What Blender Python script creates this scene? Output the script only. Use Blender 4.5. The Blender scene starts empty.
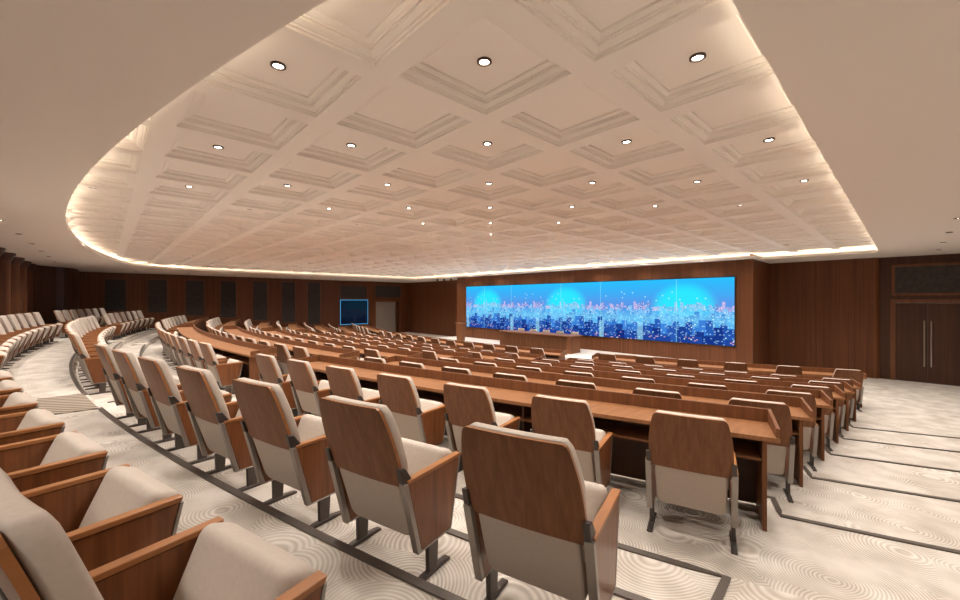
import bpy, bmesh, math, random
from mathutils import Vector, Matrix
random.seed(4)
S = bpy.context.scene
COL = S.collection
PI = math.pi
# ------------------------------------------------------------------ room frame
# X runs along the screen wall, Y towards it; the rows are arcs about (XC, YC)
ZC = 2.645            # camera height over the floor in front of the stage
CEIL = ZC + 1.424
XC, YC = -14.0, 45.18
def arc_y(R, x): return YC - math.sqrt(R*R - (x-XC)**2)

# ------------------------------------------------------------------ materials
def nmat(name):
    m = bpy.data.materials.new(name); m.use_nodes = True
    nt = m.node_tree; b = nt.nodes['Principled BSDF']
    return m, nt, b
def N(nt, t, **k):
    n = nt.nodes.new(t)
    for a, v in k.items(): setattr(n, a, v)
    return n
def ramp(nt, stops):
    r = N(nt, 'ShaderNodeValToRGB'); e = r.color_ramp.elements
    e[0].position, e[0].color = stops[0][0], (*stops[0][1], 1)
    e[1].position, e[1].color = stops[1][0], (*stops[1][1], 1)
    for p, c in stops[2:]:
        q = e.new(p); q.color = (*c, 1)
    return r
def wood(name, dark, light, scale, rough=.4, planks=0, axis='X', spec=.4):
    m, nt, b = nmat(name)
    tc = N(nt, 'ShaderNodeTexCoord'); mp = N(nt, 'ShaderNodeMapping'); mp.inputs['Scale'].default_value = scale
    nt.links.new(tc.outputs['Object'], mp.inputs['Vector'])
    n1 = N(nt, 'ShaderNodeTexNoise'); n1.inputs['Scale'].default_value = 1; n1.inputs['Detail'].default_value = 5
    n1.inputs['Roughness'].default_value = .6; n1.inputs['Distortion'].default_value = .4
    nt.links.new(mp.outputs[0], n1.inputs['Vector'])
    r = ramp(nt, [(.3, dark), (.7, light)])
    nt.links.new(n1.outputs['Fac'], r.inputs['Fac'])
    out = r.outputs['Color']
    if planks:
        sp = N(nt, 'ShaderNodeSeparateXYZ'); nt.links.new(tc.outputs['Object'], sp.inputs[0])
        ad = N(nt, 'ShaderNodeMath', operation='ADD'); nt.links.new(sp.outputs['X'], ad.inputs[0]); nt.links.new(sp.outputs['Y'], ad.inputs[1])
        mu = N(nt, 'ShaderNodeMath', operation='MULTIPLY'); mu.inputs[1].default_value = planks; nt.links.new(ad.outputs[0], mu.inputs[0])
        fl = N(nt, 'ShaderNodeMath', operation='FLOOR'); nt.links.new(mu.outputs[0], fl.inputs[0])
        wn = N(nt, 'ShaderNodeTexWhiteNoise', noise_dimensions='1D'); nt.links.new(fl.outputs[0], wn.inputs['W'])
        mr = N(nt, 'ShaderNodeMapRange'); mr.inputs['To Min'].default_value = .86; mr.inputs['To Max'].default_value = 1.08
        nt.links.new(wn.outputs['Value'], mr.inputs['Value'])
        hs = N(nt, 'ShaderNodeHueSaturation'); nt.links.new(mr.outputs[0], hs.inputs['Value']); nt.links.new(out, hs.inputs['Color'])
        fr = N(nt, 'ShaderNodeMath', operation='FRACT'); nt.links.new(mu.outputs[0], fr.inputs[0])
        lt = N(nt, 'ShaderNodeMath', operation='LESS_THAN'); lt.inputs[1].default_value = .07; nt.links.new(fr.outputs[0], lt.inputs[0])
        mx = N(nt, 'ShaderNodeMix', data_type='RGBA'); mx.inputs[7].default_value = (dark[0]*.7, dark[1]*.7, dark[2]*.7, 1)
        nt.links.new(lt.outputs[0], mx.inputs[0]); nt.links.new(hs.outputs[0], mx.inputs[6]); out = mx.outputs[2]
    nt.links.new(out, b.inputs['Base Color'])
    b.inputs['Roughness'].default_value = rough; b.inputs['Specular IOR Level'].default_value = spec
    return m
def plain(name, c, rough=.6, metal=0, spec=.5, noise=0, nscale=30):
    m, nt, b = nmat(name)
    b.inputs['Base Color'].default_value = (*c, 1); b.inputs['Roughness'].default_value = rough
    b.inputs['Metallic'].default_value = metal; b.inputs['Specular IOR Level'].default_value = spec
    if noise:
        tc = N(nt, 'ShaderNodeTexCoord'); n1 = N(nt, 'ShaderNodeTexNoise'); n1.inputs['Scale'].default_value = nscale
        n1.inputs['Detail'].default_value = 4
        nt.links.new(tc.outputs['Object'], n1.inputs['Vector'])
        r = ramp(nt, [(.3, tuple(x*(1-noise) for x in c)), (.7, tuple(min(1, x*(1+noise)) for x in c))])
        nt.links.new(n1.outputs['Fac'], r.inputs['Fac']); nt.links.new(r.outputs[0], b.inputs['Base Color'])
        bp = N(nt, 'ShaderNodeBump'); bp.inputs['Strength'].default_value = .05
        nt.links.new(n1.outputs['Fac'], bp.inputs['Height']); nt.links.new(bp.outputs[0], b.inputs['Normal'])
    return m
def emit(name, c, s):
    m = bpy.data.materials.new(name); m.use_nodes = True; nt = m.node_tree; nt.nodes.clear()
    e = N(nt, 'ShaderNodeEmission'); e.inputs[0].default_value = (*c, 1); e.inputs[1].default_value = s
    o = N(nt, 'ShaderNodeOutputMaterial'); nt.links.new(e.outputs[0], o.inputs[0]); return m

M = {}
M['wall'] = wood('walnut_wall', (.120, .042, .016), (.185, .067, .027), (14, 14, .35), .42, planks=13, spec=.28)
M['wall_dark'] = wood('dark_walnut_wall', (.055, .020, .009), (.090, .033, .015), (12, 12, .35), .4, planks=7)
M['frame'] = wood('walnut_frame', (.12, .042, .016), (.20, .075, .030), (12, 12, .5), .35)
M['desk'] = wood('desktop_veneer', (.22, .094, .038), (.34, .155, .066), (26, 2.2, 8), .42, spec=.25)
M['desk_side'] = wood('desk_veneer', (.14, .055, .023), (.23, .095, .040), (20, 20, 1.4), .45, spec=.25)
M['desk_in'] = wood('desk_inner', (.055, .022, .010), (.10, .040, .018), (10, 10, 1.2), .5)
M['chair'] = wood('chair_veneer', (.170, .068, .029), (.250, .108, .049), (38, 20, 1.6), .45, spec=.22)
M['arm'] = wood('arm_veneer', (.15, .052, .019), (.27, .10, .036), (14, 30, 1.6), .3)
M['cap'] = wood('arm_cap_veneer', (.32, .130, .046), (.44, .185, .068), (18, 3, 18), .3)
M['fabric'] = plain('beige_upholstery', (.62, .54, .465), .62, noise=.04, nscale=60, spec=.35)
M['fabric_low'] = plain('taupe_upholstery', (.50, .425, .36), .6, noise=.04, nscale=60, spec=.35)
M['metal'] = plain('grey_metal', (.34, .305, .275), .38, metal=.6)
M['dmetal'] = plain('dark_metal', (.085, .070, .062), .38, metal=.5)
M['steel'] = plain('brushed_steel', (.72, .66, .60), .28, metal=1)
M['black'] = plain('black_plastic', (.02, .02, .02), .4)
M['ceil'] = plain('warm_white_paint', (.84, .77, .71), .85, spec=.15)
M['coffer'] = plain('cream_plaster', (.93, .88, .83), .8, spec=.15)
M['cloth'] = plain('charcoal_cloth', (.050, .042, .038), .8, noise=.3, nscale=9)
M['grey_panel'] = plain('grey_door_paint', (.28, .235, .20), .45)
M['nosing'] = plain('bronze_nosing', (.115, .095, .080), .4, metal=.35)
M['stagefloor'] = plain('pale_stage_floor', (.82, .76, .69), .35, noise=.03, nscale=2)
M['ring'] = plain('bronze_ring', (.09, .065, .05), .35, metal=.6)
M['lamp'] = emit('lamp_glow', (1, .90, .78), 12)
M['led'] = emit('led_strip_glow', (1, .86, .66), 7)
# carpet of overlapping swirled ribs
def carpet(name, c0, c1, ring=34, cell=1.75):
    m, nt, b = nmat(name)
    tc = N(nt, 'ShaderNodeTexCoord')
    nz = N(nt, 'ShaderNodeTexNoise'); nz.inputs['Scale'].default_value = 1.1; nz.inputs['Detail'].default_value = 1
    nt.links.new(tc.outputs['Object'], nz.inputs['Vector'])
    sc = N(nt, 'ShaderNodeVectorMath', operation='SCALE'); sc.inputs['Scale'].default_value = .16
    nt.links.new(nz.outputs['Color'], sc.inputs[0])
    ad = N(nt, 'ShaderNodeVectorMath', operation='ADD'); nt.links.new(tc.outputs['Object'], ad.inputs[0]); nt.links.new(sc.outputs[0], ad.inputs[1])
    fl = N(nt, 'ShaderNodeVectorMath', operation='MULTIPLY'); fl.inputs[1].default_value = (1, 1, 0); nt.links.new(ad.outputs[0], fl.inputs[0])
    v = N(nt, 'ShaderNodeTexVoronoi', feature='F1'); v.inputs['Scale'].default_value = cell
    nt.links.new(fl.outputs[0], v.inputs['Vector'])
    mu = N(nt, 'ShaderNodeMath', operation='MULTIPLY'); mu.inputs[1].default_value = 2*PI/(.019*cell)
    nt.links.new(v.outputs['Distance'], mu.inputs[0])
    si = N(nt, 'ShaderNodeMath', operation='SINE'); nt.links.new(mu.outputs[0], si.inputs[0])
    n2 = N(nt, 'ShaderNodeTexNoise'); n2.inputs['Scale'].default_value = 3.2; n2.inputs['Detail'].default_value = 2
    nt.links.new(tc.outputs['Object'], n2.inputs['Vector'])
    a2 = N(nt, 'ShaderNodeMath', operation='MULTIPLY_ADD'); a2.inputs[1].default_value = .16; a2.inputs[2].default_value = 0
    nt.links.new(si.outputs[0], a2.inputs[0])
    a3 = N(nt, 'ShaderNodeMath', operation='ADD'); nt.links.new(a2.outputs[0], a3.inputs[0]); nt.links.new(n2.outputs['Fac'], a3.inputs[1])
    r = ramp(nt, [(.25, c0), (.72, c1)]); nt.links.new(a3.outputs[0], r.inputs['Fac'])
    nt.links.new(r.outputs[0], b.inputs['Base Color'])
    b.inputs['Roughness'].default_value = .9; b.inputs['Specular IOR Level'].default_value = .15
    bp = N(nt, 'ShaderNodeBump'); bp.inputs['Strength'].default_value = .25; bp.inputs['Distance'].default_value = .01
    nt.links.new(si.outputs[0], bp.inputs['Height']); nt.links.new(bp.outputs[0], b.inputs['Normal'])
    return m
M['carpet'] = carpet('swirl_carpet', (.44, .385, .325), (.70, .645, .58))
def mat_mat():
    m, nt, b = nmat('ribbed_mat')
    tc = N(nt, 'ShaderNodeTexCoord'); mp = N(nt, 'ShaderNodeMapping'); mp.inputs['Rotation'].default_value = (0, 0, .6)
    nt.links.new(tc.outputs['Object'], mp.inputs['Vector'])
    w = N(nt, 'ShaderNodeTexWave'); w.inputs['Scale'].default_value = 3.2; nt.links.new(mp.outputs[0], w.inputs['Vector'])
    r = ramp(nt, [(.3, (.13, .095, .065)), (.7, (.40, .33, .26))]); nt.links.new(w.outputs['Fac'], r.inputs['Fac'])
    nt.links.new(r.outputs[0], b.inputs['Base Color']); b.inputs['Roughness'].default_value = .9
    return m
M['mat'] = mat_mat()

# skyline picture on the LED wall (object space: X -W/2..W/2, Z -H/2..H/2)
def skyline(name, period, off, W, H, strength, dim=1.0):
    m = bpy.data.materials.new(name); m.use_nodes = True; nt = m.node_tree; nt.nodes.clear()
    L = nt.links.new
    def mth(op, a, b=None, c=None, clamp=False):
        n = N(nt, 'ShaderNodeMath', operation=op); n.use_clamp = clamp
        for i, x in enumerate((a, b, c)):
            if x is None: continue
            if isinstance(x, (int, float)): n.inputs[i].default_value = x
            else: L(x, n.inputs[i])
        return n.outputs[0]
    def mix(f, a, b, mode='MIX'):
        n = N(nt, 'ShaderNodeMix', data_type='RGBA', blend_type=mode)
        for i, x in ((0, f), (6, a), (7, b)):
            if isinstance(x, (int, float)): n.inputs[i].default_value = x
            elif isinstance(x, tuple): n.inputs[i].default_value = (*x, 1)
            else: L(x, n.inputs[i])
        return n.outputs[2]
    def wn(a, b=None):
        c = N(nt, 'ShaderNodeCombineXYZ'); L(a, c.inputs[0])
        if b is not None: L(b, c.inputs[1])
        n = N(nt, 'ShaderNodeTexWhiteNoise', noise_dimensions='2D'); L(c.outputs[0], n.inputs['Vector']); return n.outputs['Value']
    tc = N(nt, 'ShaderNodeTexCoord'); sp = N(nt, 'ShaderNodeSeparateXYZ'); L(tc.outputs['Object'], sp.inputs[0])
    x = mth('ADD', sp.outputs['X'], W/2+off)
    u = mth('MODULO', x, period)                                   # metres in one repeat
    v = mth('ADD', mth('DIVIDE', sp.outputs['Z'], H), .5)          # 0..1
    sky = ramp(nt, [(.60, (.10, .30, .78)), (1.0, (.02, .50, .95)), (.78, (.05, .40, .88))]); L(v, sky.inputs[0])
    col = sky.outputs[0]
    # pale dome of light
    du = mth('SUBTRACT', u, period*.515); dv = mth('MULTIPLY', mth('SUBTRACT', v, .55), H*1.25)
    d = mth('SQRT', mth('ADD', mth('MULTIPLY', du, du), mth('MULTIPLY', dv, dv)))
    mr = N(nt, 'ShaderNodeMapRange'); mr.interpolation_type = 'SMOOTHSTEP'
    mr.inputs['From Min'].default_value = 1.35; mr.inputs['From Max'].default_value = .70
    L(d, mr.inputs['Value']); disc = mr.outputs[0]
    col = mix(mth('MULTIPLY', disc, .9), col, (.0, .78, 1.0))
    # layers of towers
    def layer(col, freq, base, amp, c0, c1, wf, seed, hi=(.9, .8, .95), lit=.80):
        k = mth('FLOOR', mth('MULTIPLY', mth('ADD', u, seed), freq))
        h = mth('MULTIPLY_ADD', mth('POWER', wn(k), 1.7), amp, base)
        ms = mth('LESS_THAN', v, h)
        tone = wn(mth('ADD', k, 37.3))
        bc = mix(tone, c0, c1)
        w = wn(mth('FLOOR', mth('MULTIPLY', u, wf)), mth('FLOOR', mth('MULTIPLY', v, 62)))
        bc = mix(mth('MULTIPLY', mth('GREATER_THAN', w, lit), .62), bc, hi)
        return mix(ms, col, bc)
    col = layer(col, 9, .545, .10, (.10, .25, .66), (.50, .45, .78), 26, .3, (.95, .72, .85), .80)
    col = layer(col, 7, .49, .09, (.05, .28, .76), (.22, .52, .90), 23, 5.1, (.75, .88, 1), .84)
    col = mix(mth('MULTIPLY', disc, .45), col, (.05, .80, 1.0))
    col = layer(col, 5.5, .40, .10, (.03, .18, .62), (.08, .40, .85), 21, 9.7, (.50, .88, 1), .85)
    g = mth('MULTIPLY', mth('SUBTRACT', 1.0, mth('MULTIPLY', mth('ABSOLUTE', mth('SUBTRACT', v, .36)), 7.0), None, True), .45)
    col = mix(g, col, (.25, .78, 1.0))
    col = layer(col, 4.2, .24, .13, (.012, .07, .38), (.05, .24, .72), 19, 15.2, (.45, .75, 1), .90)
    col = layer(col, 3.1, .12, .14, (.008, .035, .24), (.025, .11, .46), 17, 22.9, (.30, .55, .95), .88)
    col = layer(col, 2.6, .00, .14, (.006, .025, .20), (.02, .08, .40), 15, 31.9, (.85, .50, .65), .94)
    k = mth('FLOOR', mth('MULTIPLY', u, 4.1))
    tall = mth('MULTIPLY', mth('GREATER_THAN', wn(mth('ADD', k, 3.7)), .86), mth('LESS_THAN', v, .30))
    col = mix(mth('MULTIPLY', tall, .5), col, (.35, .75, .95))
    # light shafts and floating points
    k2 = mth('FLOOR', mth('MULTIPLY', u, 26)); ln = mth('MULTIPLY', mth('GREATER_THAN', wn(mth('ADD', k2, 11.1)), .972), .30)
    col = mix(ln, col, (.35, .95, 1.0))
    pt = wn(mth('FLOOR', mth('MULTIPLY', u, 24)), mth('FLOOR', mth('MULTIPLY', v, 60)))
    col = mix(mth('MULTIPLY', mth('GREATER_THAN', pt, .993), mth('LESS_THAN', v, .85)), col, (.6, .95, 1))
    if dim < 1: col = mix(.8, mix(1.0, col, (dim, dim*.55, dim*.62), 'MULTIPLY'), (.010, .018, .045))
    e = N(nt, 'ShaderNodeEmission'); e.inputs[1].default_value = strength; L(col, e.inputs[0])
    o = N(nt, 'ShaderNodeOutputMaterial'); L(e.outputs[0], o.inputs[0])
    return m

# ------------------------------------------------------------------ mesh helpers
class MB:
    def __init__(s): s.v = []; s.f = []; s.mi = []
    def add(s, vs, fs, mi=0):
        o = len(s.v); s.v += [tuple(p) for p in vs]; s.f += [[o+i for i in f] for f in fs]; s.mi += [mi]*len(fs); return s
    def box(s, x0, x1, y0, y1, z0, z1, mi=0, T=None):
        vs = [(x, y, z) for z in (z0, z1) for y in (y0, y1) for x in (x0, x1)]
        if T: vs = [T @ Vector(p) for p in vs]
        return s.add(vs, [(0,2,3,1), (4,5,7,6), (0,1,5,4), (2,6,7,3), (0,4,6,2), (1,3,7,5)], mi)
    def prism(s, poly, axis, a, b, mi=0):
        # poly of 2D points; axis 'x' -> (y,z), 'z' -> (x,y), 'y' -> (x,z)
        def P(p, t): return {'x': (t, p[0], p[1]), 'y': (p[0], t, p[1]), 'z': (p[0], p[1], t)}[axis]
        n = len(poly)
        vs = [P(p, a) for p in poly]+[P(p, b) for p in poly]
        fs = [list(range(n))[::-1], list(range(n, 2*n))]+[(i, (i+1) % n, n+(i+1) % n, n+i) for i in range(n)]
        return s.add(vs, fs, mi)
    def cyl(s, c, r, z0, z1, n=16, mi=0, r2=None):
        r2 = r if r2 is None else r2
        vs = [(c[0]+r*math.cos(2*PI*i/n), c[1]+r*math.sin(2*PI*i/n), z0) for i in range(n)]
        vs += [(c[0]+r2*math.cos(2*PI*i/n), c[1]+r2*math.sin(2*PI*i/n), z1) for i in range(n)]
        return s.add(vs, [list(range(n))[::-1], list(range(n, 2*n))]+[(i, (i+1) % n, n+(i+1) % n, n+i) for i in range(n)], mi)
    def arcbox(s, R0, R1, z0, z1, x0, x1, mi=0, step=.35, Rr=None):
        # R0 > R1 : R0 is the side nearer the back of the hall
        n = max(1, int(abs(x1-x0)/step)); vs = []; fs = []
        for i in range(n+1):
            x = x0+(x1-x0)*i/n
            for R in (R0, R1):
                q = x if Rr is None else XC+(x-XC)*R/Rr
                for z in (z0, z1): vs.append((q, arc_y(R, q), z))
        for i in range(n):
            a = 4*i; b = a+4
            fs += [(a, a+1, b+1, b), (a+2, b+2, b+3, a+3), (a, b, b+2, a+2), (a+1, a+3, b+3, b+1)]
        fs += [(0, 2, 3, 1), (4*n, 4*n+1, 4*n+3, 4*n+2)]
        return s.add(vs, fs, mi)
    def mesh(s, name, mats, bevel=0, seg=2, smooth=False, fix=True):
        me = bpy.data.meshes.new(name); me.from_pydata(s.v, [], s.f)
        for m in (mats if isinstance(mats, (list, tuple)) else [mats]): me.materials.append(m)
        for p, i in zip(me.polygons, s.mi): p.material_index = i
        bm = bmesh.new(); bm.from_mesh(me)
        if fix: bmesh.ops.recalc_face_normals(bm, faces=bm.faces)
        if bevel:
            ed = [e for e in bm.edges if len(e.link_faces) == 2 and e.calc_face_angle(0) > .5]
            bmesh.ops.bevel(bm, geom=ed, offset=bevel, segments=seg, affect='EDGES', profile=.5, clamp_overlap=True)
        if smooth:
            for f in bm.faces: f.smooth = True
        bm.to_mesh(me); bm.free(); me.update()
        return me
    def obj(s, name, mats, parent=None, loc=(0, 0, 0), rz=0, **k):
        o = bpy.data.objects.new(name, s.mesh(name, mats, **k)); COL.objects.link(o)
        o.location = loc; o.rotation_euler = (0, 0, rz)
        if parent: o.parent = parent
        return o
def empty(name, loc=(0, 0, 0), rz=0):
    o = bpy.data.objects.new(name, None); COL.objects.link(o); o.location = loc; o.rotation_euler = (0, 0, rz)
    o.empty_display_size = .1
    return o
def tag(o, label, cat, group=None):
    o['label'] = label; o['category'] = cat
    if group: o['group'] = group
    return o
def struct(o): o['kind'] = 'structure'; return o
ORD = ['first', 'second', 'third', 'fourth', 'fifth', 'sixth', 'seventh', 'eighth', 'ninth', 'tenth', 'eleventh', 'twelfth',
       'thirteenth', 'fourteenth', 'fifteenth', 'sixteenth', 'seventeenth', 'eighteenth', 'nineteenth', 'twentieth',
       'twenty-first', 'twenty-second', 'twenty-third', 'twenty-fourth', 'twenty-fifth']

# ------------------------------------------------------------------ blocks, aisles and levels
XR, XA1, XA2, XB1, XB2, XL = -.75, -7.05, -8.30, -19.70, -20.95, -27.25
BLOCKS = [('right', XR, XA1), ('middle', XA2, XB1), ('left', XB2, XL)]
LZ, LA, LM, LB = ZC-1.395, ZC-1.545, ZC-1.69, ZC-1.83
STEP = .163; PITCH = 1.52
R_EDGE0 = [45.73, 45.08, 44.42]                       # Z|A, A|half step, half step|B
LEVELS = [LZ, LA, LM] + [LB-STEP*k for k in range(6)]  # last = 0
R_EDGE = R_EDGE0 + [42.73-PITCH*k for k in range(5)]
def jog(x, k):
    if k < 3: return 0
    def ramp_(a, b):   # 1 between a..b (a<b), .12 transition
        return max(0, min(1, min((x-a)/.12, (b-x)/.12)))
    return .34*max(ramp_(XR-.1, 50), ramp_(XA2-.02, XA1+.02)*.8, ramp_(XB2-.02, XB1+.02)*.8, ramp_(-60, XL+.1))
XW0, XW1 = -28.35, 5.0
xs = sorted(set([XW0+(XW1-XW0)*i/110 for i in range(111)] + [e+d for e in (XR-.1, XA2-.02, XA1+.02, XB2-.02, XB1+.02, XL+.1) for d in (-.12, 0, .12)]))
fb = MB()
def edge_y(k, x):
    if k < 0: return -2.4
    if k >= len(R_EDGE): return 19.1
    return max(-2.4, arc_y(R_EDGE[k]+jog(x, k), x))
for k, z in enumerate(LEVELS):
    vs = []; fs = []
    for x in xs:
        vs += [(x, edge_y(k-1, x), z), (x, edge_y(k, x), z)]
    for i in range(len(xs)-1): fs.append((2*i, 2*i+2, 2*i+3, 2*i+1))
    fb.add(vs, fs)
    if k < len(LEVELS)-1:
        vs = []; fs = []
        for x in xs: vs += [(x, edge_y(k, x), z), (x, edge_y(k, x), LEVELS[k+1])]
        for i in range(len(xs)-1): fs.append((2*i, 2*i+2, 2*i+3, 2*i+1))
        fb.add(vs, fs)
fl = struct(fb.obj('floor', M['carpet'], fix=False))
bmf = bmesh.new(); bmf.from_mesh(fl.data); bmesh.ops.recalc_face_normals(bmf, faces=bmf.faces); bmf.to_mesh(fl.data); bmf.free()

# dark nosing strips on the step edges
def strip(pts, z, w, name, zt=.012):
    """flat strip of width w along plan points"""
    b = MB(); n = len(pts); L = []; Rr = []
    for i in range(n):
        p = Vector(pts[i]); a = Vector(pts[max(0, i-1)]); c = Vector(pts[min(n-1, i+1)])
        t = (c-a).normalized(); nn = Vector((-t.y, t.x))
        L.append(p+nn*w/2); Rr.append(p-nn*w/2)
    vs = []
    for i in range(n):
        vs += [(L[i].x, L[i].y, z), (L[i].x, L[i].y, z+zt), (Rr[i].x, Rr[i].y, z+zt), (Rr[i].x, Rr[i].y, z)]
    fs = []
    for i in range(n-1):
        a = 4*i; c = a+4
        fs += [(a, a+1, c+1, c), (a+1, a+2, c+2, c+1), (a+2, a+3, c+3, c+2), (a+3, a, c, c+3)]
    fs += [(0, 3, 2, 1), (4*n-4, 4*n-3, 4*n-2, 4*n-1)]
    b.add(vs, fs)
    return struct(b.obj(name, M['nosing']))
tn = 1
for k in range(3):
    for bi, (nm, xa, xb) in enumerate(BLOCKS):
        x0 = xa+(.0 if bi == 0 else .05); x1 = xb-(.05 if bi < 2 else 0)
        n = 30; off = .03
        pts = [(x0+(x1-x0)*i/n, arc_y(R_EDGE[k]+off, x0+(x1-x0)*i/n)) for i in range(n+1)]
        if k == 2 or k == 1 and bi > 0:   # the strip returns along the platform's side
            pts = [(x0+.03, pts[0][1]-.42)]+pts
            if bi > 0 or k == 2: pts = pts+[(x1-.03, pts[-1][1]-.42)]
        strip(pts, LEVELS[k], .05, 'trim_%d' % tn); tn += 1
for k in range(3, len(R_EDGE)):
    pts = [(x, arc_y(R_EDGE[k]+jog(x, k)+.03, x)) for x in xs]
    strip(pts, LEVELS[k], .045, 'trim_%d' % tn); tn += 1

# ribbed mat in the aisle behind the near block
mt = MB(); mx = [-8.35+1.28*i/8 for i in range(9)]; vs = []
for x in mx:
    for y in (-.70, arc_y(R_EDGE[0], x)-.04):
        for z in (LZ+.001, LZ+.011): vs.append((x, y, z))
fs = []
for i in range(8):
    a = 4*i; c = a+4; fs += [(a, a+1, c+1, c), (a+2, c+2, c+3, a+3), (a+1, a+3, c+3, c+1), (a, c, c+2, a+2)]
fs += [(0, 2, 3, 1), (32, 33, 35, 34)]
mt = mt.add(vs, fs).obj('floor_mat', M['mat'])
tag(mt, 'brown ribbed floor mat in the aisle between the two near chair blocks', 'mat')

# ------------------------------------------------------------------ chairs
def lerp_tab(tab, z):
    for (a, u), (b, v) in zip(tab, tab[1:]):
        if z <= b: return u+(v-u)*(z-a)/(b-a)
    return tab[-1][1]
WTAB = [(.560, .276), (.66, .277), (.74, .276), (.80, .273), (.86, .266), (.92, .254), (.965, .243), (.985, .237), (.996, .226), (1.0, .214)]
LEAN = .325
def back_y(z, u, bow=.012): return -.200-LEAN*(z-.60)+bow*(u*u)
def shell(z0, z1, inset, y0, y1, nz=12, nu=9, top_drop=0, pinch=0, wtab=WTAB, edge=0.0):
    """curved slab following the backrest profile: rear face at +y0, front at +y1"""
    b = MB(); grid = {}
    for side in (0, 1):
        for j in range(nz+1):
            t = j/nz
            z = z0+(z1-z0)*(t if wtab is not WTAB else 1-(1-t)**1.6)
            w = lerp_tab(wtab, z)-inset
            for i in range(nu+1):
                u = -1+2*i/nu
                e = max(abs(u)**6, (t**14)) * edge
                yy = back_y(z, u)+(y0 if side == 0 else y1-e)
                grid[side, j, i] = len(b.v); b.v.append((u*w, yy, z-top_drop))
    def q(*a): b.f.append([grid[x] for x in a]); b.mi.append(0)
    for j in range(nz):
        for i in range(nu):
            q((0,j,i), (0,j,i+1), (0,j+1,i+1), (0,j+1,i)); q((1,j,i), (1,j+1,i), (1,j+1,i+1), (1,j,i+1))
    for j in range(nz):
        q((0,j,0), (0,j+1,0), (1,j+1,0), (1,j,0)); q((0,j,nu), (1,j,nu), (1,j+1,nu), (0,j+1,nu))
    for i in range(nu):
        q((0,0,i), (1,0,i), (1,0,i+1), (0,0,i+1)); q((0,nz,i), (0,nz,i+1), (1,nz,i+1), (1,nz,i))
    return b
def rounded_rect(w, z0, z1, r, n=4):
    pts = []
    for cx, cz, a0 in ((w-r, z1-r, 0), (-w+r, z1-r, PI/2), (-w+r, z0+r, PI), (w-r, z0+r, 1.5*PI)):
        for i in range(n+1):
            a = a0+PI/2*i/n; pts.append((cx+r*math.cos(a), cz+r*math.sin(a)))
    return pts
ME = {}
def panel_mesh():
    b = shell(.560, 1.0, 0, -.014, .004)
    nf = 12*9*2
    for i in range(nf, len(b.f)): b.mi[i] = 1        # the cut edge of the board is lighter
    return b.mesh('back_panel', [M['chair'], M['cap']])
ME['back_panel'] = panel_mesh()
CT = [(.44, .248), (.62, .252), (.66, .266), (.74, .267), (.80, .265), (.86, .259), (.92, .247), (.965, .236), (.985, .230), (.996, .222), (1.0, .212)]
ME['back_cushion'] = shell(.44, 1.0, 0, .006, .080, wtab=CT, top_drop=-.004, edge=.012, nz=16, nu=12).mesh('back_cushion', M['fabric'], bevel=.012, seg=2, smooth=True)
lb = MB().prism(rounded_rect(.240, .235, .60, .055), 'y', -.206, -.12); lb.v = [(x, y-LEAN*(z-.60), z) for x, y, z in lb.v]
lb.v = [(x, min(y, 0.0) if z < .3 else y, z) for x, y, z in lb.v]
ME['lower_back'] = lb.mesh('lower_back', M['fabric_low'], bevel=.012, seg=2)
# tip-up seat, leaning along the sloping front of the arms
T = Matrix.Translation((0, .188, .430)) @ Matrix.Rotation(math.radians(-24), 4, 'X')
ME['seat'] = MB().box(-.250, .250, -.075, .055, -.18, .200, T=T).mesh('seat', M['fabric'], bevel=.042, seg=4, smooth=True)
def side(s, kind):
    b = MB()
    if kind == 'armrest':
        b.prism([(-.185, .580), (.277, .580), (.182, .182), (-.075, .182)], 'x', s*.268, s*.300)
        return b.mesh('armrest', M['arm'], bevel=.004, seg=1)
    if kind == 'arm_cap':
        b.prism([(-.188, .581), (.280, .581), (.288, .602), (-.195, .602)], 'x', s*.262, s*.306)
        return b.mesh('arm_cap', M['cap'], bevel=.004, seg=2)
    if kind == 'rear_strip':
        b.prism([(-.218, .592), (-.188, .592), (-.076, .176), (-.108, .176)], 'x', s*.264, s*.304)
        b.prism([(.278, .579), (.291, .579), (.196, .176), (.182, .181)], 'x', s*.266, s*.302)
        b.prism([(-.076, .181), (.183, .181), (.183, .173), (-.076, .173)], 'x', s*.266, s*.302)
        return b.mesh('arm_trim', M['metal'], bevel=.002, seg=1)
    if kind == 'bracket':
        b.prism([(-.222, .595), (-.15, .603), (-.20, .672), (-.245, .680)], 'x', s*.266, s*.296)
        return b.mesh('bracket', M['dmetal'], bevel=.004, seg=1)
    if kind == 'leg':
        b.prism([(-.015, .178), (.075, .178), (.065, .02), (-.010, .02)], 'x', s*.270, s*.298)
        return b.mesh('leg', M['dmetal'], bevel=.003, seg=1)
    if kind == 'foot':
        b.prism([(-.14, .0), (.18, .0), (.18, .014), (.10, .026), (-.04, .026), (-.14, .016)], 'x', s*.264, s*.304)
        return b.mesh('foot', M['dmetal'], bevel=.003, seg=1)
for s in (-1, 1):
    for k in ('armrest', 'arm_cap', 'rear_strip', 'bracket', 'leg', 'foot'): ME[k, s] = side(s, k)
def link(me, name, parent):
    o = bpy.data.objects.new(name, me); COL.objects.link(o); o.parent = parent; return o
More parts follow.
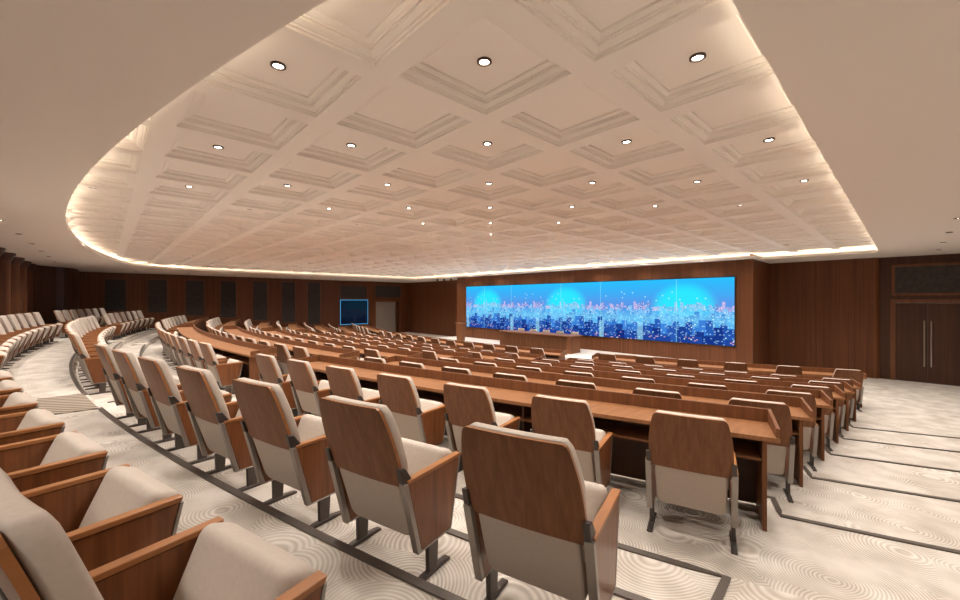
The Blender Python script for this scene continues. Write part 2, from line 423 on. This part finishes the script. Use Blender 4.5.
def make_chair(loc, rz, detail=True):
    r = empty('auditorium_chair', loc, rz)
    link(ME['back_panel'], 'back_panel', r); link(ME['back_cushion'], 'back_cushion', r)
    link(ME['lower_back'], 'lower_back', r); link(ME['seat'], 'seat', r)
    for s in (-1, 1):
        a = link(ME['armrest', s], 'armrest', r)
        link(ME['arm_cap', s], 'arm_cap', a); link(ME['rear_strip', s], 'arm_trim', a)
        if detail: link(ME['bracket', s], 'bracket', a)
        l = link(ME['leg', s], 'leg', r)
        link(ME['foot', s], 'foot', l)
    return r
# row key, radius of the back's top, floor level, words
ROWS = [('Z', 47.05, LZ, 'rearmost row against the back wall', False),
        ('A', 45.75, LA, 'second row from the back', False)]
DN = ['rearmost', 'second', 'third', 'fourth', 'fifth', 'sixth']
for k in range(6): ROWS.append(('BCDEFG'[k], 44.0-PITCH*k, LB-STEP*k, ('rearmost desk row' if k == 0 else DN[k]+' desk row from the back'), True))
ROWS.append(('H', 34.27+.58, 0.0, 'front desk row by the stage', True))
XC0 = {'Z': (-1.295, .868, 7, -9.1), 'A': (-1.12, .93, 7, -9.36), 'B': (-1.09, .925, 7, -9.25), 'C': (-1.02, .873, 7, -8.75), 'D': (-1.03, .86, 7, -8.58),
       'E': (-1.03, .85, 7, -8.47), 'F': (-1.03, .84, 7, -8.42), 'G': (-1.02, .84, 7, -8.40), 'H': (-.97, 1.06, 6, -8.62)}
def seats(key):
    a, d, n, m = XC0[key]
    nm = 11 if key == 'H' else 12
    right = [a-d*i for i in range(n)]
    return {'right': right, 'middle': [m-(m+19.05)*i/(nm-1) for i in range(nm)], 'left': [2*XC-x for x in reversed(right)]}
XA2_ROW = {'B': -8.72, 'C': -8.28, 'D': -8.08, 'E': -7.97, 'F': -7.92, 'G': -7.9, 'H': -8.1}
for key, Rt, lev, words, _ in ROWS:
    Ro = Rt-.24
    for bn, X in seats(key).items():
        for i, xt in enumerate(X):
            x = XC+(xt-XC)*Ro/Rt; y = arc_y(Ro, x)
            rz = math.atan2(-(XC-x), YC-y)
            c = make_chair((x, y, lev), rz, detail=key in 'ZABC')
            if i == 0: pos = 'rightmost'
            elif i == len(X)-1: pos = 'leftmost'
            else: pos = ORD[i]+' from right'
            tag(c, 'wood-backed beige chair, %s in %s block, %s' % (pos, bn, words), 'chair', 'auditorium chairs in the curved rows')

# ------------------------------------------------------------------ desks
for k, (key, Rt, lev, words, hasdesk) in enumerate(ROWS):
    if not hasdesk: continue
    Rn = Rt-.55; Rf = Rn-.50          # near and far edge of the desktop
    for bn, xa, xb in BLOCKS:
        r = empty('long_desk', ((xa+xb)/2, arc_y(Rn, (xa+xb)/2), lev))
        tag(r, 'long curved wooden desk, %s block, %s' % (bn, words), 'desk', 'curved desks facing the stage')
        off = r.location
        def put(b, name, m, **kw):
            b.v = [(p[0]-off.x, p[1]-off.y, p[2]) for p in b.v]
            return b.obj(name, m, r, **kw)
        if bn == 'middle': xa = XA2_ROW[key]
        if bn == 'right': xa = -.672
        if bn == 'left': xb = 2*XC+.672
        K = dict(Rr=Rn)
        def slab(x, w, Ra, Rb, zs):
            # board along the radius through (x, Rn): zs = (z0 near, z1 near, z0 far, z1 far)
            vs = []
            for R, za, zb2 in ((Ra, zs[0], zs[1]), (Rb, zs[2], zs[3])):
                for dx in (-w/2, w/2):
                    q = XC+(x-XC)*R/Rn
                    for z in (za, zb2): vs.append((q+dx, arc_y(R, q), z))
            return MB().add(vs, [(0, 1, 3, 2), (4, 6, 7, 5), (0, 4, 5, 1), (2, 3, 7, 6), (1, 5, 7, 3), (0, 2, 6, 4)])
        put(MB().arcbox(Rn, Rf, .715, .75, xa, xb, **K), 'desktop', M['desk'])
        put(MB().arcbox(Rf+.03, Rf, .75, .865, xa, xb, **K), 'front_rail', M['desk_side'])
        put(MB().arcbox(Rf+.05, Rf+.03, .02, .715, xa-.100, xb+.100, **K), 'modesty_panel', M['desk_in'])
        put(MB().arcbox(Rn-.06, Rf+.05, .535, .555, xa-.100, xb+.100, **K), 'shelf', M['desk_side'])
        for s, x in ((1, xa), (-1, xb)):
            put(slab(x-s*.095, .030, Rn-.015, Rf+.02, (0, .715, 0, .715)), 'end_panel', M['desk_side'])
            put(slab(x-s*.014, .026, Rn-.005, Rf+.031, (.7505, .825, .7505, .865)), 'end_rail', M['desk_side'])
        nd = max(2, round(abs(xb-xa)/1.87))
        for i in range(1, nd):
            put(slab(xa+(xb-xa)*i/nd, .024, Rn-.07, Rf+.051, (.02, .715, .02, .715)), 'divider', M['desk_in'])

# ------------------------------------------------------------------ walls
def wall(name, p0, p1, z0, z1, m, th=.12, side=1):
    a = Vector(p0); b = Vector(p1); t = (b-a).normalized(); n = Vector((-t.y, t.x))*th*side
    mb = MB().prism([(a.x, a.y), (b.x, b.y), (b.x+n.x, b.y+n.y), (a.x+n.x, a.y+n.y)], 'z', z0, z1)
    return struct(mb.obj(name, m))
ZB = -.0
YS = 16.4       # screen wall
YF = 18.95      # wall beside it
struct(MB().box(-19.65, -3.67, YS, YF+.3, 0, CEIL+.5).obj('wall_screen', M['wall']))
wall('wall_front_right', (-3.67, YF), (-.80, YF), 0, CEIL+.5, M['wall'])
# rounded end of that wall
cb = MB()
pts = [(-.80, YF), (-.72, YF+.01), (-.66, YF+.05), (-.63, YF+.12), (-.63, YF+.3), (-.80, YF+.3)]
cb.prism(pts, 'z', 0, CEIL+.5); struct(cb.obj('wall_front_corner', M['wall']))
YD = YF+.12
# door wall with an opening for the double door
DX0, DX1, DZ = -.30, 1.18, 2.58
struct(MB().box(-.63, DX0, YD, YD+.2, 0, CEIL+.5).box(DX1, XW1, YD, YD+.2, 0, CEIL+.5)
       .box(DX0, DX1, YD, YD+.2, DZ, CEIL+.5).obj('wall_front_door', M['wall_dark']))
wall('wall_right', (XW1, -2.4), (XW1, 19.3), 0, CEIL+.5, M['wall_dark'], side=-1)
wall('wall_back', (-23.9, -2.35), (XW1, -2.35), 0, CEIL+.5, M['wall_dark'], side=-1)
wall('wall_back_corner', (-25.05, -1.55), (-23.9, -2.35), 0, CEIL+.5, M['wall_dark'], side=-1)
# rounded pier at the back left
cb = MB(); pp = []
for i in range(9):
    a = -2.5+2.6*i/8; pp.append((-25.75+.75*math.cos(a), -1.45+.62*math.sin(a)))
pp = [(-28.4, -1.2), (-26.6, -1.2)]
arcp = [(-26.6+.0, -1.2)]
cb.prism([(-28.4, -2.6), (-25.05, -2.6), (-25.05, -1.55), (-25.15, -1.32), (-25.40, -1.15), (-25.75, -1.02), (-26.2, -.95), (-26.7, -.95), (-28.4, -.95)], 'z', 0, CEIL+.5)
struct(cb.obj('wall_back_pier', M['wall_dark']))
XLW = -28.3
# left wall with a doorway near the stage
GY0, GY1, GZ = 15.3, 17.5, 2.56
struct(MB().box(XLW-.15, XLW, -1.0, GY0, 0, CEIL+.5).box(XLW-.15, XLW, GY1, YF+.2, 0, CEIL+.5)
       .box(XLW-.15, XLW, GY0, GY1, GZ, CEIL+.5).obj('wall_left', M['wall']))
wall('wall_front_left', (XLW, YF-.6), (-19.65, YF-.6), 0, CEIL+.5, M['wall'])
# grey door leaf in the left wall
d = struct(empty('door_2', (XLW, (GY0+GY1)/2, 0)))
MB().box(-.10, -.05, GY0-(GY0+GY1)/2+.06, GY1-(GY0+GY1)/2-.35, 0, GZ-.06).obj('door_leaf', M['grey_panel'], d)
MB().box(-.02, .02, GY1-(GY0+GY1)/2-.35, GY1-(GY0+GY1)/2-.30, 0, GZ-.06).obj('door_post', M['frame'], d)
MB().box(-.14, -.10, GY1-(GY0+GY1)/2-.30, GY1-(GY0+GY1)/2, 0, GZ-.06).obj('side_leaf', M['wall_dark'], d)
fr = MB(); w = (GY1-GY0)/2
fr.box(-.02, .03, -w-.1, -w+.06, 0, GZ+.08).box(-.02, .03, w-.06, w+.1, 0, GZ+.08).box(-.02, .03, -w+.06, w-.06, GZ-.06, GZ+.08)
fr.obj('door_frame', M['frame'], d)
# double door on the right
d = struct(empty('door_1', ((DX0+DX1)/2, YD, 0)))
w = (DX1-DX0)/2
fr = MB().box(-w-.09, -w+.03, -.04, .02, 0, DZ+.09).box(w-.03, w+.09, -.04, .02, 0, DZ+.09).box(-w+.03, w-.03, -.04, .02, DZ-.03, DZ+.09)
fr.obj('door_frame', M['frame'], d)
for s in (-1, 1):
    a, b_ = (.003, w-.03) if s > 0 else (-w+.03, -.003)
    lf = MB().box(a, b_, .03, .08, .01, DZ-.04)
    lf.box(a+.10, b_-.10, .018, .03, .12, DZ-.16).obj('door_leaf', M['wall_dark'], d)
    h = MB().cyl((s*.075, -.035), .017, .52, 1.98, 12)
    for z in (.62, 1.88): h.box(s*.075-.01, s*.075+.01, -.035, .02, z-.01, z+.01)
    h.obj('door_handle', M['steel'], d, smooth=False)
# dark grille above the double door
t = empty('wall_panel', ((DX0+DX1)/2, YD, 2.95)); tag(t, 'dark fabric wall panel above the double door', 'wall panel')
MB().box(-w-.06, w+.09, -.03, 0, -.16, -.08).box(-w-.06, w+.09, -.03, 0, .78, .86).box(-w-.06, -w+.02, -.03, 0, -.08, .78).box(w+.01, w+.09, -.03, 0, -.08, .78).obj('frame', M['frame'], t)
MB().box(-w+.02, w+.01, -.015, 0, -.08, .78).obj('fabric', M['cloth'], t)

# fabric panels on the left wall
def xl_y(px):          # plan position on the left wall of a sight line
    r = (px-480)/400.; return -(.683+r*.730)*XLW/(.730-r*.683)
PANELS = [(105, 126, 279.5, 311), (148, 167, 280, 312.5), (186, 204, 280.6, 315.5), (221, 236, 281, 317.5), (253, 267, 281.5, 320), (282, 295, 282, 322), (308, 320, 282.6, 324)]
def left_panel(y0, y1, z0, z1, label):
    t = empty('wall_panel', (XLW, (y0+y1)/2, (z0+z1)/2)); hw = (y1-y0)/2; hz = (z1-z0)/2
    tag(t, label, 'wall panel', 'dark fabric panels on the side wall')
    MB().box(0, .015, -hw, hw, -hz, hz).obj('fabric', M['cloth'], t)
    f = .06
    MB().box(0, .035, -hw-f, hw+f, -hz-f, -hz).box(0, .035, -hw-f, hw+f, hz, hz+f).box(0, .035, -hw-f, -hw, -hz, hz).box(0, .035, hw, hw+f, -hz, hz).obj('frame', M['frame'], t)
for i, (a, b_, t0, t1) in enumerate(PANELS):
    y0, y1 = xl_y(a), xl_y(b_); ym = (y0+y1)/2; D = .730*-XLW+.683*ym
    z1 = ZC+(300-t0)*D/400; z0 = ZC-(t1-300)*D/400
    left_panel(y0, y1, z0, z1, 'tall dark fabric wall panel, %s from the left on the side wall' % ORD[i])
left_panel(12.5, 14.6, ZC+.14, ZC+1.05, 'low dark fabric panel above the blue wall display')
left_panel(15.3, 17.6, ZC+.20, ZC+1.12, 'low dark fabric panel above the grey side door')
# wall display on the left wall
t = empty('wall_display', (XLW, 13.57, ZC-.90)); tag(t, 'blue lit wall display showing a dark night skyline on the side wall', 'display')
MB().box(0, .06, -1.10, 1.10, -.92, .92).obj('casing', M['black'], t)
MB().box(.06, .066, -1.10, 1.10, -.92, .92).obj('glowing_border', emit('display_border', (.10, .42, .75), .45), t)
dd = MB().box(-1.06, 1.06, -.005, 0, -.88, .88).obj('display_picture', skyline('dim_skyline', 2.4, 0, 2.12, 1.76, .22, .3), t, loc=(.068, 0, 0), rz=PI/2)
# pilasters of the back wall
for i, x in enumerate((-16.95, -18.7, -20.5, -22.25, -23.75)):
    t = empty('wall_pilaster', (x, -2.35, LZ)); tag(t, 'rounded dark wood pilaster, %s from the corner along the back wall' % ORD[4-i], 'pilaster', 'pilasters on the back wall')
    n = 12; r0 = .26
    MB().prism([(r0*math.cos(PI*j/n), .9*r0*math.sin(PI*j/n)) for j in range(n+1)], 'z', 0, CEIL-LZ-.22).obj('shaft', M['wall'], t)
    cp = MB()
    for (q, a, b_) in ((.30, .22, .15), (.34, .15, .07), (.38, .07, 0)):
        cp.prism([(q*math.cos(PI*j/n), .9*q*math.sin(PI*j/n)) for j in range(n+1)], 'z', CEIL-LZ-a, CEIL-LZ-b_)
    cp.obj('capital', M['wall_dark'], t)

# ------------------------------------------------------------------ LED wall
SX0, SX1, SZ0, SZ1 = -18.71, -4.21, ZC-1.65, ZC+.82
W, H = SX1-SX0, SZ1-SZ0
t = empty('led_wall', ((SX0+SX1)/2, YS, (SZ0+SZ1)/2)); tag(t, 'wide blue display of a repeated night city skyline behind the stage', 'screen')
MB().box(-W/2-.03, W/2+.03, -.05, 0, -H/2-.03, H/2+.03).obj('casing', M['black'], t)
MB().box(-W/2, W/2, -.056, -.05, -H/2, H/2).obj('display_picture', skyline('skyline', 5.45, .94, W, H, .54), t)

# ------------------------------------------------------------------ stage
SH = .34
st = MB().arcbox(34.27-.50-1.55, 34.27-.50-1.75, 0, SH, -19.6, -3.75)
st = MB(); poly = [(-19.64, YS)]+[(-19.64+(15.96)*i/20, 14.0-.55*math.sin(PI*i/20)) for i in range(21)]+[(-3.68, YS)]
st.prism(poly[::-1], 'z', .001, SH); struct(st.obj('floor_stage', M['stagefloor']))
# long table
t = empty('stage_table', (-11.85, 14.85, SH)); tag(t, 'long wooden panel table standing on the stage before the display', 'table')
MB().box(-2.15, 2.15, -.48, .42, .72, .77).obj('tabletop', M['desk_side'], t, bevel=.006, seg=1)
fp = MB().box(-2.0, 2.0, -.40, -.36, 0, .72)
for i in range(40): fp.box(-2.0+i*.1+.01, -2.2+i*.1+.07, -.412, -.40, .03, .70)
fp.obj('front_panel', M['desk_side'], t)
for s in (-1, 1): MB().box(min(s*2.0, s*2.04), max(s*2.0, s*2.04), -.40, .36, 0, .72).obj('side_panel', M['desk_side'], t)
# speakers' chairs behind it
bk = MB().prism(rounded_rect(.20, .45, .86, .08), 'y', -.02, .05).mesh('backrest', M['fabric_low'], bevel=.012)
se = MB().box(-.25, .25, -.50, -.02, .40, .48).mesh('seat', M['fabric_low'], bevel=.02)
lg = MB().cyl((0, -.25), .03, .05, .40, 10); lg.box(-.26, .26, -.28, -.22, 0, .05).box(-.03, .03, -.50, 0, 0, .05); lg = lg.mesh('base', M['dmetal'])
for i in range(5):
    t = empty('stage_chair', (-13.5+i*.80, 15.50, SH)); link(bk, 'backrest', t); link(se, 'seat', t); link(lg, 'base', t)
    tag(t, 'grey speaker chair, %s from the left behind the stage table' % ORD[i], 'chair', 'speaker chairs on the stage')
# lectern
t = empty('lectern', (-16.95, 14.4, SH), .1); tag(t, 'narrow wooden lectern with flared top at the left of the stage', 'lectern')
MB().add([(-.17, -.14, 0), (.17, -.14, 0), (.17, .14, 0), (-.17, .14, 0), (-.21, -.16, .98), (.21, -.16, .98), (.21, .16, .98), (-.21, .16, .98)],
         [(3,2,1,0), (4,5,6,7), (0,1,5,4), (1,2,6,5), (2,3,7,6), (3,0,4,7)]).obj('body', M['desk_side'], t)
MB().box(-.29, .29, -.22, .22, .98, 1.03).obj('top', M['desk_side'], t, bevel=.005, seg=1)
mc = MB().cyl((0, 0), .008, 1.03, 1.22, 8); mc.cyl((0, 0), .022, 1.22, 1.28, 10); mc.obj('microphone', M['black'], t)

# ------------------------------------------------------------------ ceiling
TX0, TX1, TR = -23.6, -.57, 38.0
TXC, TYC = -11.8, 37.45
def yb(x):
    y = TYC-math.sqrt(TR*TR-(x-TXC)**2)
    r = 2.3; dd_ = x-TX0
    if dd_ < r: y += r-math.sqrt(max(0, r*r-(r-dd_)**2))
    return y
def yf(x): return 16.02 if x < -3.45 else 16.85
cx = [TX0+.0001]+[TX0+2.3*(1-math.cos(PI/2*i/14)) for i in range(1, 15)]
x = TX0+2.3
while x < TX1-.4: x += .35; cx.append(min(x, TX1))
if cx[-1] < TX1: cx.append(TX1)
cx = sorted(set(cx+[-3.46, -3.44]))
LIP = .085
cb = MB()
cb.add([(XW0-.1, -2.6, CEIL), (TX0, -2.6, CEIL), (TX0, 19.3, CEIL), (XW0-.1, 19.3, CEIL)], [(0,1,2,3)])
cb.add([(TX1, -2.6, CEIL), (XW1+.1, -2.6, CEIL), (XW1+.1, 19.3, CEIL), (TX1, 19.3, CEIL)], [(0,1,2,3)])
for a, b_ in zip(cx, cx[1:]):
    cb.add([(a, -2.6, CEIL), (b_, -2.6, CEIL), (b_, yb(b_), CEIL), (a, yb(a), CEIL)], [(0,1,2,3)])
    cb.add([(a, yf(a), CEIL), (b_, yf(b_), CEIL), (b_, 19.3, CEIL), (a, 19.3, CEIL)], [(0,1,2,3)])
loop = [(x, yb(x)) for x in cx]+[(x, yf(x)) for x in reversed(cx)]
def offset_loop(lp, d):
    out = []; n = len(lp)
    for i in range(n):
        a = Vector(lp[i-1]); p = Vector(lp[i]); c = Vector(lp[(i+1) % n])
        t1 = (p-a); t2 = (c-p)
        if t1.length < 1e-5: t1 = t2
        if t2.length < 1e-5: t2 = t1
        n1 = Vector((t1.y, -t1.x)).normalized(); n2 = Vector((t2.y, -t2.x)).normalized()
        m_ = (n1+n2); k = m_.dot(n1)
        if k < .3: m_ = n1; k = 1
        out.append(tuple(p+m_*d/k))
    return out
def ring(mb, A, za, B, zb_, mi=0):
    n = len(A); vs = [(*p, za) for p in A]+[(*p, zb_) for p in B]
    mb.add(vs, [(i, (i+1) % n, n+(i+1) % n, n+i) for i in range(n)], mi)
HB = ZC+1.60; HP = ZC+1.70
ring(cb, loop, CEIL, loop, CEIL+LIP)
l1 = offset_loop(loop, .03); l2 = offset_loop(loop, .30)
ring(cb, loop, CEIL+LIP, l1, CEIL+LIP); ring(cb, l1, CEIL+LIP, l1, CEIL+.012); ring(cb, l1, CEIL+.012, l2, CEIL+.012)
ring(cb, l2, CEIL+.012, l2, HB+.01)
struct(cb.obj('ceiling', M['ceil'], fix=False))
ls = MB(); a1 = offset_loop(loop, .12); a2 = offset_loop(loop, .16)
ring(ls, a1, CEIL+.03, a2, CEIL+.03); ring(ls, a1, CEIL+.013, a1, CEIL+.03); ring(ls, a2, CEIL+.03, a2, CEIL+.013)
tag(ls.obj('led_strip', M['led'], fix=False), 'warm glowing light strip hidden in the cove around the coffered ceiling', 'light')
# coffers
P = .62*1.70; CX0, CY0 = -2.055, 1.965
prof = [(.435, 0), (.434, .020), (.418, .018), (.417, .034), (.404, .036), (.378, .052), (.377, .068), (.360, .064), (.359, .078), (.345, .080), (.325, .090), (.324, .106), (.308, .104), (.300, .100)]
qb = MB(); sites = []
i0, i1 = -21, 2; j0, j1 = -3, 14
for i in range(i0, i1+1):
    for j in range(j0, j1+1):
        cx_, cy_ = CX0+i*P, CY0+j*P
        if cx_ > TX1+.35 or cx_ < TX0-.5 or cy_ > 17.2: continue
        if cy_ < yb(min(max(cx_, TX0), TX1))-.9: continue
        h = P/2
        sq = lambda r_, z: [(cx_-r_, cy_-r_, z), (cx_+r_, cy_-r_, z), (cx_+r_, cy_+r_, z), (cx_-r_, cy_+r_, z)]
        lv = [sq(h, HB)]+[sq(r_, HB+dz) for r_, dz in prof]
        vs = [p for s_ in lv for p in s_]; fs = []
        for q in range(len(lv)-1):
            for e in range(4): fs.append((4*q+e, 4*q+(e+1) % 4, 4*q+4+(e+1) % 4, 4*q+4+e))
        q = len(lv)-1; fs.append((4*q, 4*q+1, 4*q+2, 4*q+3))
        qb.add(vs, fs)
        if (i+j) % 2 == 0 and TX0+.3 < cx_ < TX1-.1 and yb(cx_)+.1 < cy_ < yf(cx_)-.2: sites.append((i, j, cx_, cy_))
struct(qb.obj('ceiling_coffered', M['coffer'], fix=False))
struct(MB().box(XW0-.2, XW1+.2, -2.7, 19.5, CEIL+.5, CEIL+.6).obj('ceiling_light_seal', M['ceil']))  # unseen slab added above the coffers to keep world light out

# ------------------------------------------------------------------ downlights
n = 20
rg = MB(); 
for (ra, za, rb, zb_) in ((.052, 0, .053, -.012), (.053, -.012, .037, -.014), (.037, -.014, .034, -.002)):
    A = [(ra*math.cos(2*PI*k/n), ra*math.sin(2*PI*k/n)) for k in range(n)]; B = [(rb*math.cos(2*PI*k/n), rb*math.sin(2*PI*k/n)) for k in range(n)]
    ring(rg, A, za, B, zb_)
RG = rg.mesh('trim_ring', M['ring'], fix=False)
LM_ = MB().cyl((0, 0), .0355, -.006, -.003, n).mesh('lamp', M['lamp'])
def spot(power, angle, blend, color=(1, .93, .86)):
    l = bpy.data.lights.new('downlight_lamp', 'SPOT'); l.energy = power; l.spot_size = math.radians(angle); l.spot_blend = blend
    l.color = color; l.shadow_soft_size = .05; return l
SP = spot(52, 130, .9); SPB = spot(60, 120, .9)
def downlight(x, y, z, label, group, lamp):
    t = empty('ceiling_downlight', (x, y, z)); tag(t, label, 'light', group)
    link(RG, 'trim_ring', t); link(LM_, 'lamp', t)
    o = bpy.data.objects.new('light_beam', lamp); COL.objects.link(o); o.parent = t; o.location = (0, 0, -.03)
imax = max(s_[0] for s_ in sites); jmax = max(s_[1] for s_ in sites)
for i, j, x, y in sites:
    downlight(x, y, HP, 'round downlight in coffer %s from the right edge and %s from the screen' % (ORD[imax-i], ORD[jmax-j]), 'downlights in the coffers', SP)
for k in range(15):
    x = -11.0-2.05*5+2.05*k
    if x > 4.6: break
    downlight(x, -1.36, CEIL, 'small ceiling downlight, %s from the left along the back wall' % ORD[k], 'downlights in the plain ceiling border', SPB)
for k in range(8):
    downlight(.6, 17.2-2.13*k, CEIL, 'small ceiling downlight, %s from the front on the right side border' % ORD[k], 'downlights in the plain ceiling border', SPB)
for k in range(8):
    downlight(-26.0, 16.0-2.13*k, CEIL, 'small ceiling downlight, %s from the front on the left side border' % ORD[k], 'downlights in the plain ceiling border', SPB)
for k in range(6):
    downlight(3.2, 17.2-3.2*k, CEIL, 'small ceiling downlight, %s from the front along the right wall' % ORD[k], 'downlights in the plain ceiling border', SPB)
for k in range(3):
    t = empty('track_spotlight', (-21.2+.45*k, 16.0+.2*k, CEIL-.0)); tag(t, 'small black ceiling spotlight, %s of three left of the screen' % ORD[k], 'light', 'black spotlights beside the screen')
    MB().cyl((0, 0), .02, -.05, 0, 8).obj('stem', M['black'], t); MB().cyl((0, 0), .06, -.17, -.05, 12).obj('housing', M['black'], t)

# ------------------------------------------------------------------ camera, world, view
w_ = bpy.data.worlds.new('world'); S.world = w_; w_.use_nodes = True
w_.node_tree.nodes['Background'].inputs[0].default_value = (.9, .8, .7, 1); w_.node_tree.nodes['Background'].inputs[1].default_value = .05
cam = bpy.data.cameras.new('camera'); co = bpy.data.objects.new('camera', cam); COL.objects.link(co)
co.location = (0, 0, ZC); co.rotation_euler = (PI/2, 0, math.radians(46.9))
cam.sensor_width = 36; cam.lens = 36*400/960; cam.clip_start = .02; cam.clip_end = 200
S.camera = co
S.view_settings.view_transform = 'Standard'; S.view_settings.look = 'None'; S.view_settings.gamma = 1; S.view_settings.use_curve_mapping = False
S.view_settings.exposure = 0.97
